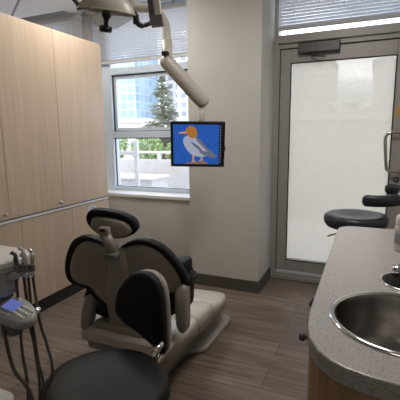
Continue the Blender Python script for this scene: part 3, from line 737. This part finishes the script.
poly([(82, 116), (110, 109), (128, 106), (132, 116), (112, 119)], 4, 4)
poly([(138, 98), (142, 98), (142, 102), (138, 102)], 6, 6, 0)
e.build('screen', [M['sea'], M['b_head'], M['b_body'], M['b_wing'], M['b_bill'], M['b_rock'], M['b_bar'], M['b_ico']], scr)['label'] = 'lit screen with a grey bird with rust head on blue water'
e = MB(); e.box((MW / 2 - .001, -.045, -.035), (MW / 2 + .008, -.015, -.015), .003, MM); e.build('side_button', M['dgrey'], scr)
e = MB(); e.box((-.05, .03, -.075), (.03, .115, -.045), .006, MM); e.build('mount', M['blackp'], scr)

# ------------------------------------------------------------------ dental light
dl = thing('dental_light', (-.90, 1.46, ZC), 'overhead dental exam lamp with beige reflector head and black knob handle', 'lamp')
MB().lathe([(0, ZC), (.08, ZC), (.08, ZC - .02), (.03, ZC - .03), (0, ZC - .03)], (-.905, 1.46, 0)).build('ceiling_plate', M['cream'], dl)
a, b = Vector((-.905, 1.46, ZC - .02)), Vector((-.812, 1.44, 1.735))
ab = (b - a).normalized(); sx = Vector((.917, .40, 0)); sx = (sx - ab * sx.dot(ab)).normalized(); sy = ab.cross(sx)
AM = axes(a, sx, sy, ab); L = (b - a).length
MB().box((-.003, -.016, 0), (.024, .016, L), .004, AM).build('lamp_arm', M['cream'], dl)
MB().box((-.026, -.013, .1), (-.005, .013, L - .01), .003, AM).build('lamp_strut', M['darkm'], dl)
MB().box((-.022, -.018, L - .035), (.026, .018, L + .004), .003, AM).build('arm_end_cap', M['dgrey'], dl)
# head: a wide elliptical dish seen from its underside
hr = Vector((.917, .399, 0)); hf = Vector((-.399, .917, 0)); hu = Vector((0, 0, 1))
hr = Vector((.908, .395, -.14)).normalized(); hu = Vector((.10, -.12, 1)); hu = (hu - hr * hu.dot(hr)).normalized(); hf = hu.cross(hr)
LM = axes((-1.005, 1.378, 1.797), hr, hf, hu)
eo = [(.118 * math.cos(t), .07 * math.sin(t)) for t in [2 * PI * i / 48 for i in range(48)]]
MB().pillow(eo, [(0, .062), (.3, .06), (.6, .05), (.85, .03), (1, 0), (1.02, -.006), (.99, -.004), (.84, .024), (.6, .043), (.3, .054), (0, .056)], LM).build('reflector', M['cream'], dl)
MB().pillow(eo, [(1.0, -.004), (.86, -.02), (.6, -.043), (.36, -.062), (.2, -.068), (0, -.069), (0, -.067), (.2, -.066), (.36, -.060), (.6, -.041), (.86, -.018), (1.0, -.001)], LM).build('shield', M['lens'], dl)
rm = MB(); rm.tube([LM @ Vector((x * 1.0, y * 1.0, -.052 + .05 * (1 - 0) if False else -.003)) for x, y in eo + eo[:1]], .004, 8); rm.build('rim', M['cream'], dl)
hn = MB(); hn.lathe([(0, .008), (.017, .008), (.018, -.025), (.012, -.03), (.009, -.045), (.009, -.055), (.024, -.058), (.026, -.072), (.022, -.08), (0, -.081)], (0, 0, 0), LM @ Matrix.Translation((.010, -.050, -.004)), 24)
hn.build('handle', M['blackp'], dl)
yk = MB(); yk.tube(smooth_path([LM @ Vector(q) for q in ((.116, 0, .0), (.125, 0, -.028), (.145, .01, -.036), (.168, .02, -.026), (.185, .035, -.012))]), [.012] * 17 + [.009] * 16, 10)
yk.tube([LM @ Vector((.112, 0, .01)), LM @ Vector((.121, 0, -.035))], [.009, .013], 10)
yk.build('yoke', M['darkm'], dl)
yl = MB(); yl.tube(smooth_path([LM @ Vector(q) for q in ((-.114, 0, -.012), (-.120, 0, .01), (-.135, -.005, .025), (-.155, -.01, .04), (-.165, -.01, .065))]), .009, 10)
yl.build('side_grip', M['darkm'], dl)

# ------------------------------------------------------------------ added ceiling light panels, unseen, put in to brighten the room
for i, (x, y) in enumerate(((-.25, 1.75), (-.3, -.9), (-1.9, 2.35), (-3.6, 1.6))):
    t = thing('added_ceiling_light', (x, y, ZC), ['added unseen ceiling panel above the countertop', 'added unseen ceiling panel behind the viewer on the right', 'added unseen ceiling panel above the foot of the dental chair by the window', 'added unseen ceiling panel beyond the tall cabinets'][i], 'ceiling light', 'added ceiling light panels')
    q = MB(); q.box((x - .3, y - .3, ZC - .012), (x + .3, y + .3, ZC), .003); q.build('frame', M['white'], t)
    q = MB(); q.box((x - .27, y - .27, ZC - .016), (x + .27, y + .27, ZC - .011)); q.build('diffuser', M['light'], t)
    ld = bpy.data.lights.new('added_panel_lamp', 'AREA'); ld.shape = 'SQUARE'; ld.size = .5; ld.energy = [7.5, 1.0, 6.6, 12.0][i]; ld.color = (1, .955, .89)
    lo = bpy.data.objects.new('added_panel_lamp', ld); COL.objects.link(lo); lo.location = (0, 0, -.03); lo.parent = t

# ------------------------------------------------------------------ outside
struct(MB().box((-12, YW + .08, -.25), (8, 6.3, -.03)).build('terrace', M['pavers']))
struct(MB().box((-160, 6.3, -14.2), (160, 260, -14)).build('ground', M['ground']))
pw = MB(); pw.box((-12, 6.0, -.03), (8, 6.12, .86)); tag(pw.build('parapet', M['parapet']), 'low pale parapet wall along the terrace outside the window', 'wall')
gr = thing('guard_rail', (-2, 6.06, .86), 'white metal guard rail standing on the terrace parapet', 'railing')
MB().box((-12, 6.03, .97), (8, 6.09, 1.01), .005).build('top_rail', M['white'], gr)
for i in range(20):
    x = -11.6 + 1.02 * i; MB().box((x - .03, 6.035, .86), (x + .03, 6.085, .97), .004).build('post', M['white'], gr)
for x0, x1, l in ((-4.25, -2.95, 'white metal planter box standing on the terrace outside the window'),):
    t = thing('planter_box', ((x0 + x1) / 2, 5.2, -.03), l, 'planter')
    MB().box((x0, 4.95, -.03), (x1, 5.45, .62), .01).build('box', M['white'], t)
    MB().box((x0 - .02, 4.93, .62), (x1 + .02, 5.47, .66), .01).build('cap', M['white'], t)
tp = thing('terrace_post', (-3.6, 4.6, -.03), 'white post frame on the terrace close outside the window', 'post frame')
for x in (-3.72, -2.98): MB().box((x - .03, 4.57, -.03), (x + .03, 4.63, 1.23), .005).build('upright', M['white'], tp)
MB().box((-3.72, 4.575, 1.02), (-2.98, 4.625, 1.08), .004).build('crossbar', M['white'], tp)

def leaf_cloud(pts, n, size, flat=0):
    tb = bmesh.new()
    for _ in range(n):
        c = Vector(pts()); r = Euler((random.uniform(0, 6.3), random.uniform(0, 6.3), random.uniform(0, 6.3))).to_matrix()
        s_ = size * random.uniform(.6, 1.3)
        vs = [tb.verts.new(c + r @ Vector(q) * s_) for q in ((-1, 0, 0), (0, -.45, .1), (1, 0, 0), (0, .45, .1))]
        tb.faces.new(vs)
    m_ = MB(); m_._add(tb); return m_
def shrub(x, y, z0, rx, ry, h_, n, label):
    t = thing('shrub', (x, y, z0), label, 'shrub')
    def p():
        u = random.uniform(-1, 1); a = random.uniform(0, 2 * PI); r = (1 - u * u) ** .5 * random.uniform(.75, 1.05)
        return (x + rx * r * math.cos(a), y + ry * r * math.sin(a), z0 + h_ * (.55 + .45 * u))
    leaf_cloud(p, n, .055).build('foliage', M['leaf'], t)
    MB().tube([(x, y, z0), (x, y, z0 + h_ * .5)], .05, 8).build('stem', M['bark'], t)
pl = thing('roof_planter', (-5.5, 9.2, -14), 'concrete planter wall far outside beyond the guard rail', 'planter')
MB().box((-12, 8.5, -14), (6, 10.0, .45)).build('wall', M['parapet'], pl)
shrub(-6.9, 9.2, .45, .6, .5, 1.1, 1500, 'tall leafy green shrub beyond the guard rail at the window left')
shrub(-5.6, 9.2, .45, .45, .42, .82, 1300, 'round green shrub beyond the guard rail at the middle of the window')
shrub(-4.6, 9.3, .45, .42, .42, .72, 1200, 'round green shrub beyond the guard rail right of the middle shrub')

# conifer
def conifer(x, y, z0, zt, spread, label):
    t = thing('conifer', (x, y, z0), label, 'tree')
    MB().tube([(x, y, z0), (x, y, (z0 + zt) / 2), (x, y, zt)], [.22, .13, .015], 8).build('trunk', M['bark'], t)
    tb = bmesh.new(); z = zt
    while z > zt - 7:
        d = zt - z; R_ = min(2.6, .12 + spread * d)
        nb_ = 5 + int(d * 1.2)
        for i in range(nb_):
            a = random.uniform(0, 2 * PI); Rr = R_ * random.uniform(.65, 1.1)
            for k in range(int(22 + 34 * Rr)):
                f_ = random.uniform(.05, 1); rr = Rr * f_
                c = Vector((x + rr * math.cos(a) + random.gauss(0, .05), y + rr * math.sin(a) + random.gauss(0, .05), z - rr * .30 + .12 * f_ * f_ + random.gauss(0, .04)))
                r = Euler((random.uniform(-.7, .7), random.uniform(-.7, .7), a + random.uniform(-.9, .9))).to_matrix(); s_ = random.uniform(.07, .15)
                tb.faces.new([tb.verts.new(c + r @ Vector(q) * s_) for q in ((-1, 0, 0), (0, -.28, .1), (1, 0, -.1), (0, .28, .1))])
        z -= random.uniform(.12, .2)
    m_ = MB(); m_._add(tb); m_.build('needles', M['needle'], t)
conifer(-11.05, 20, -14, 4.6, .40, 'tall grey-green conifer outside the window, right of the glass tower')

def tower(x, y, w, d, zt, m, label, crown=None, rot=0):
    t = thing('tower', (x, y, -14), label, 'building')
    Mx = Matrix.Translation((x, y, 0)) @ Matrix.Rotation(rot, 4, 'Z')
    MB().box((-w / 2, -d / 2, -14), (w / 2, d / 2, zt), 0, Mx).build('facade', m, t)
    MB().box((-w / 2 - .2, -d / 2 - .2, zt), (w / 2 + .2, d / 2 + .2, zt + .5), 0, Mx).build('roof_edge', M['white'], t)
    if crown: MB().box((-w / 4, -d / 4, zt + .5), (w / 4, d / 4, zt + crown), 0, Mx).build('roof_plant', M['white'], t)
    return t
TB = tower_mat('hazed blue curtain wall', (.38, .47, .57), (.20, .33, .48), 1.5, 1.4, .16)  # glass colour lightened to stand in for distance haze
TG = tower_mat('grey apartment facade', (.56, .56, .57), (.16, .20, .26), 1.6, 1.5, .35)
TW = tower_mat('pale apartment facade', (.46, .46, .47), (.22, .25, .30), 2.2, 1.5, .5)
tower(-41.5, 62, 8.5, 8, 30, TB, 'tall blue glass tower at the left of the window view', 2)
tower(-35.2, 74, 5, 8, 24, TG, 'grey striped tower beside the blue glass tower', 2)
tower(-27.5, 64, 6, 8, 26, TG, 'grey banded tower right of the conifer in the window view', 2)
tower(-56, 80, 9, 9, 20, TW, 'pale tower at the far left edge of the window view', 2)
tower(-8.2, 64, 5.6, 8, 11.2, TW, 'pale apartment tower seen through the door shade on the left', 1)
tower(1.6, 64, 3.4, 8, 10.6, TW, 'pale apartment tower seen through the door shade on the right', 1)
tower(-4.3, 78, 1.1, 4, 6.2, TG, 'small grey block on the skyline left of the gap in the door view', .8)
tower(-2.6, 78, 1.1, 4, 6.5, TG, 'small grey block on the skyline in the middle of the door view', .8)
tower(-.9, 78, 1.1, 4, 5.2, TG, 'small grey block on the skyline right of the gap in the door view')
tower(-4.0, 72, 14, 3, 4.4, TG, 'long low grey building across the skyline behind the door shade')
tower(-3, 33, 26, 2, 2.25, M['parapet'], 'long pale podium building across the street behind the door')
tower(-34, 46, 16, 3, 2.9, TW, 'low pale building at the foot of the glass tower')

# ------------------------------------------------------------------ light, sky, camera
w = bpy.data.worlds.new('sky'); SC.world = w; w.use_nodes = True
t = w.node_tree; bg = t.nodes['Background']
sky = t.nodes.new('ShaderNodeTexSky'); sky.sky_type = 'NISHITA'; sky.sun_disc = False
sky.sun_elevation = math.radians(48); sky.sun_rotation = math.radians(160); sky.air_density = 1; sky.dust_density = 3.0
# thin bright cloud over the blue
n = t.nodes.new('ShaderNodeTexNoise'); n.inputs['Scale'].default_value = 3.2; n.inputs['Detail'].default_value = 6
tc = t.nodes.new('ShaderNodeTexCoord'); mp = t.nodes.new('ShaderNodeMapping'); mp.inputs['Scale'].default_value = (1, 1, 3)
t.links.new(tc.outputs['Generated'], mp.inputs['Vector']); t.links.new(mp.outputs['Vector'], n.inputs['Vector'])
r = t.nodes.new('ShaderNodeValToRGB'); r.color_ramp.elements[0].position = .42; r.color_ramp.elements[1].position = .62
t.links.new(n.outputs['Fac'], r.inputs['Fac'])
mx = t.nodes.new('ShaderNodeMix'); mx.data_type = 'RGBA'
t.links.new(r.outputs['Color'], mx.inputs['Factor']); t.links.new(sky.outputs['Color'], mx.inputs['A']); mx.inputs['B'].default_value = (10, 10.4, 11, 1)
t.links.new(mx.outputs['Result'], bg.inputs['Color']); bg.inputs['Strength'].default_value = .245
sd = bpy.data.lights.new('sun', 'SUN'); sd.energy = 1.8; sd.angle = .01; sd.color = (1, .95, .88)
so_l = bpy.data.objects.new('sun', sd); COL.objects.link(so_l); so_l.rotation_euler = Vector((.75, .14, -.8)).to_track_quat('-Z', 'Y').to_euler()
so_l.location = (-5, -8, 12)

cam = bpy.data.cameras.new('camera'); cam.sensor_width = 36; cam.lens = 384.8 / 400 * 36; cam.clip_start = .02; cam.clip_end = 500
co_ = bpy.data.objects.new('camera', cam); COL.objects.link(co_)
Yw, Pt, Rl = .413288, -.169276, -.0114086
f = Vector((-math.sin(Yw) * math.cos(Pt), math.cos(Yw) * math.cos(Pt), math.sin(Pt)))
r0 = Vector((math.cos(Yw), math.sin(Yw), 0)); u0 = r0.cross(f)
rr = r0 * math.cos(Rl) + u0 * math.sin(Rl); uu = -r0 * math.sin(Rl) + u0 * math.cos(Rl)
co_.matrix_world = axes((0, 0, 1.3), rr, uu, -f)
SC.camera = co_
vs = SC.view_settings
vs.view_transform = 'Standard'; vs.look = 'None'; vs.gamma = 1; vs.use_curve_mapping = False; vs.exposure = 1.05
SC.cycles.max_bounces = 10; SC.cycles.diffuse_bounces = 6; SC.cycles.transparent_max_bounces = 12
SC.cycles.sample_clamp_indirect = 8
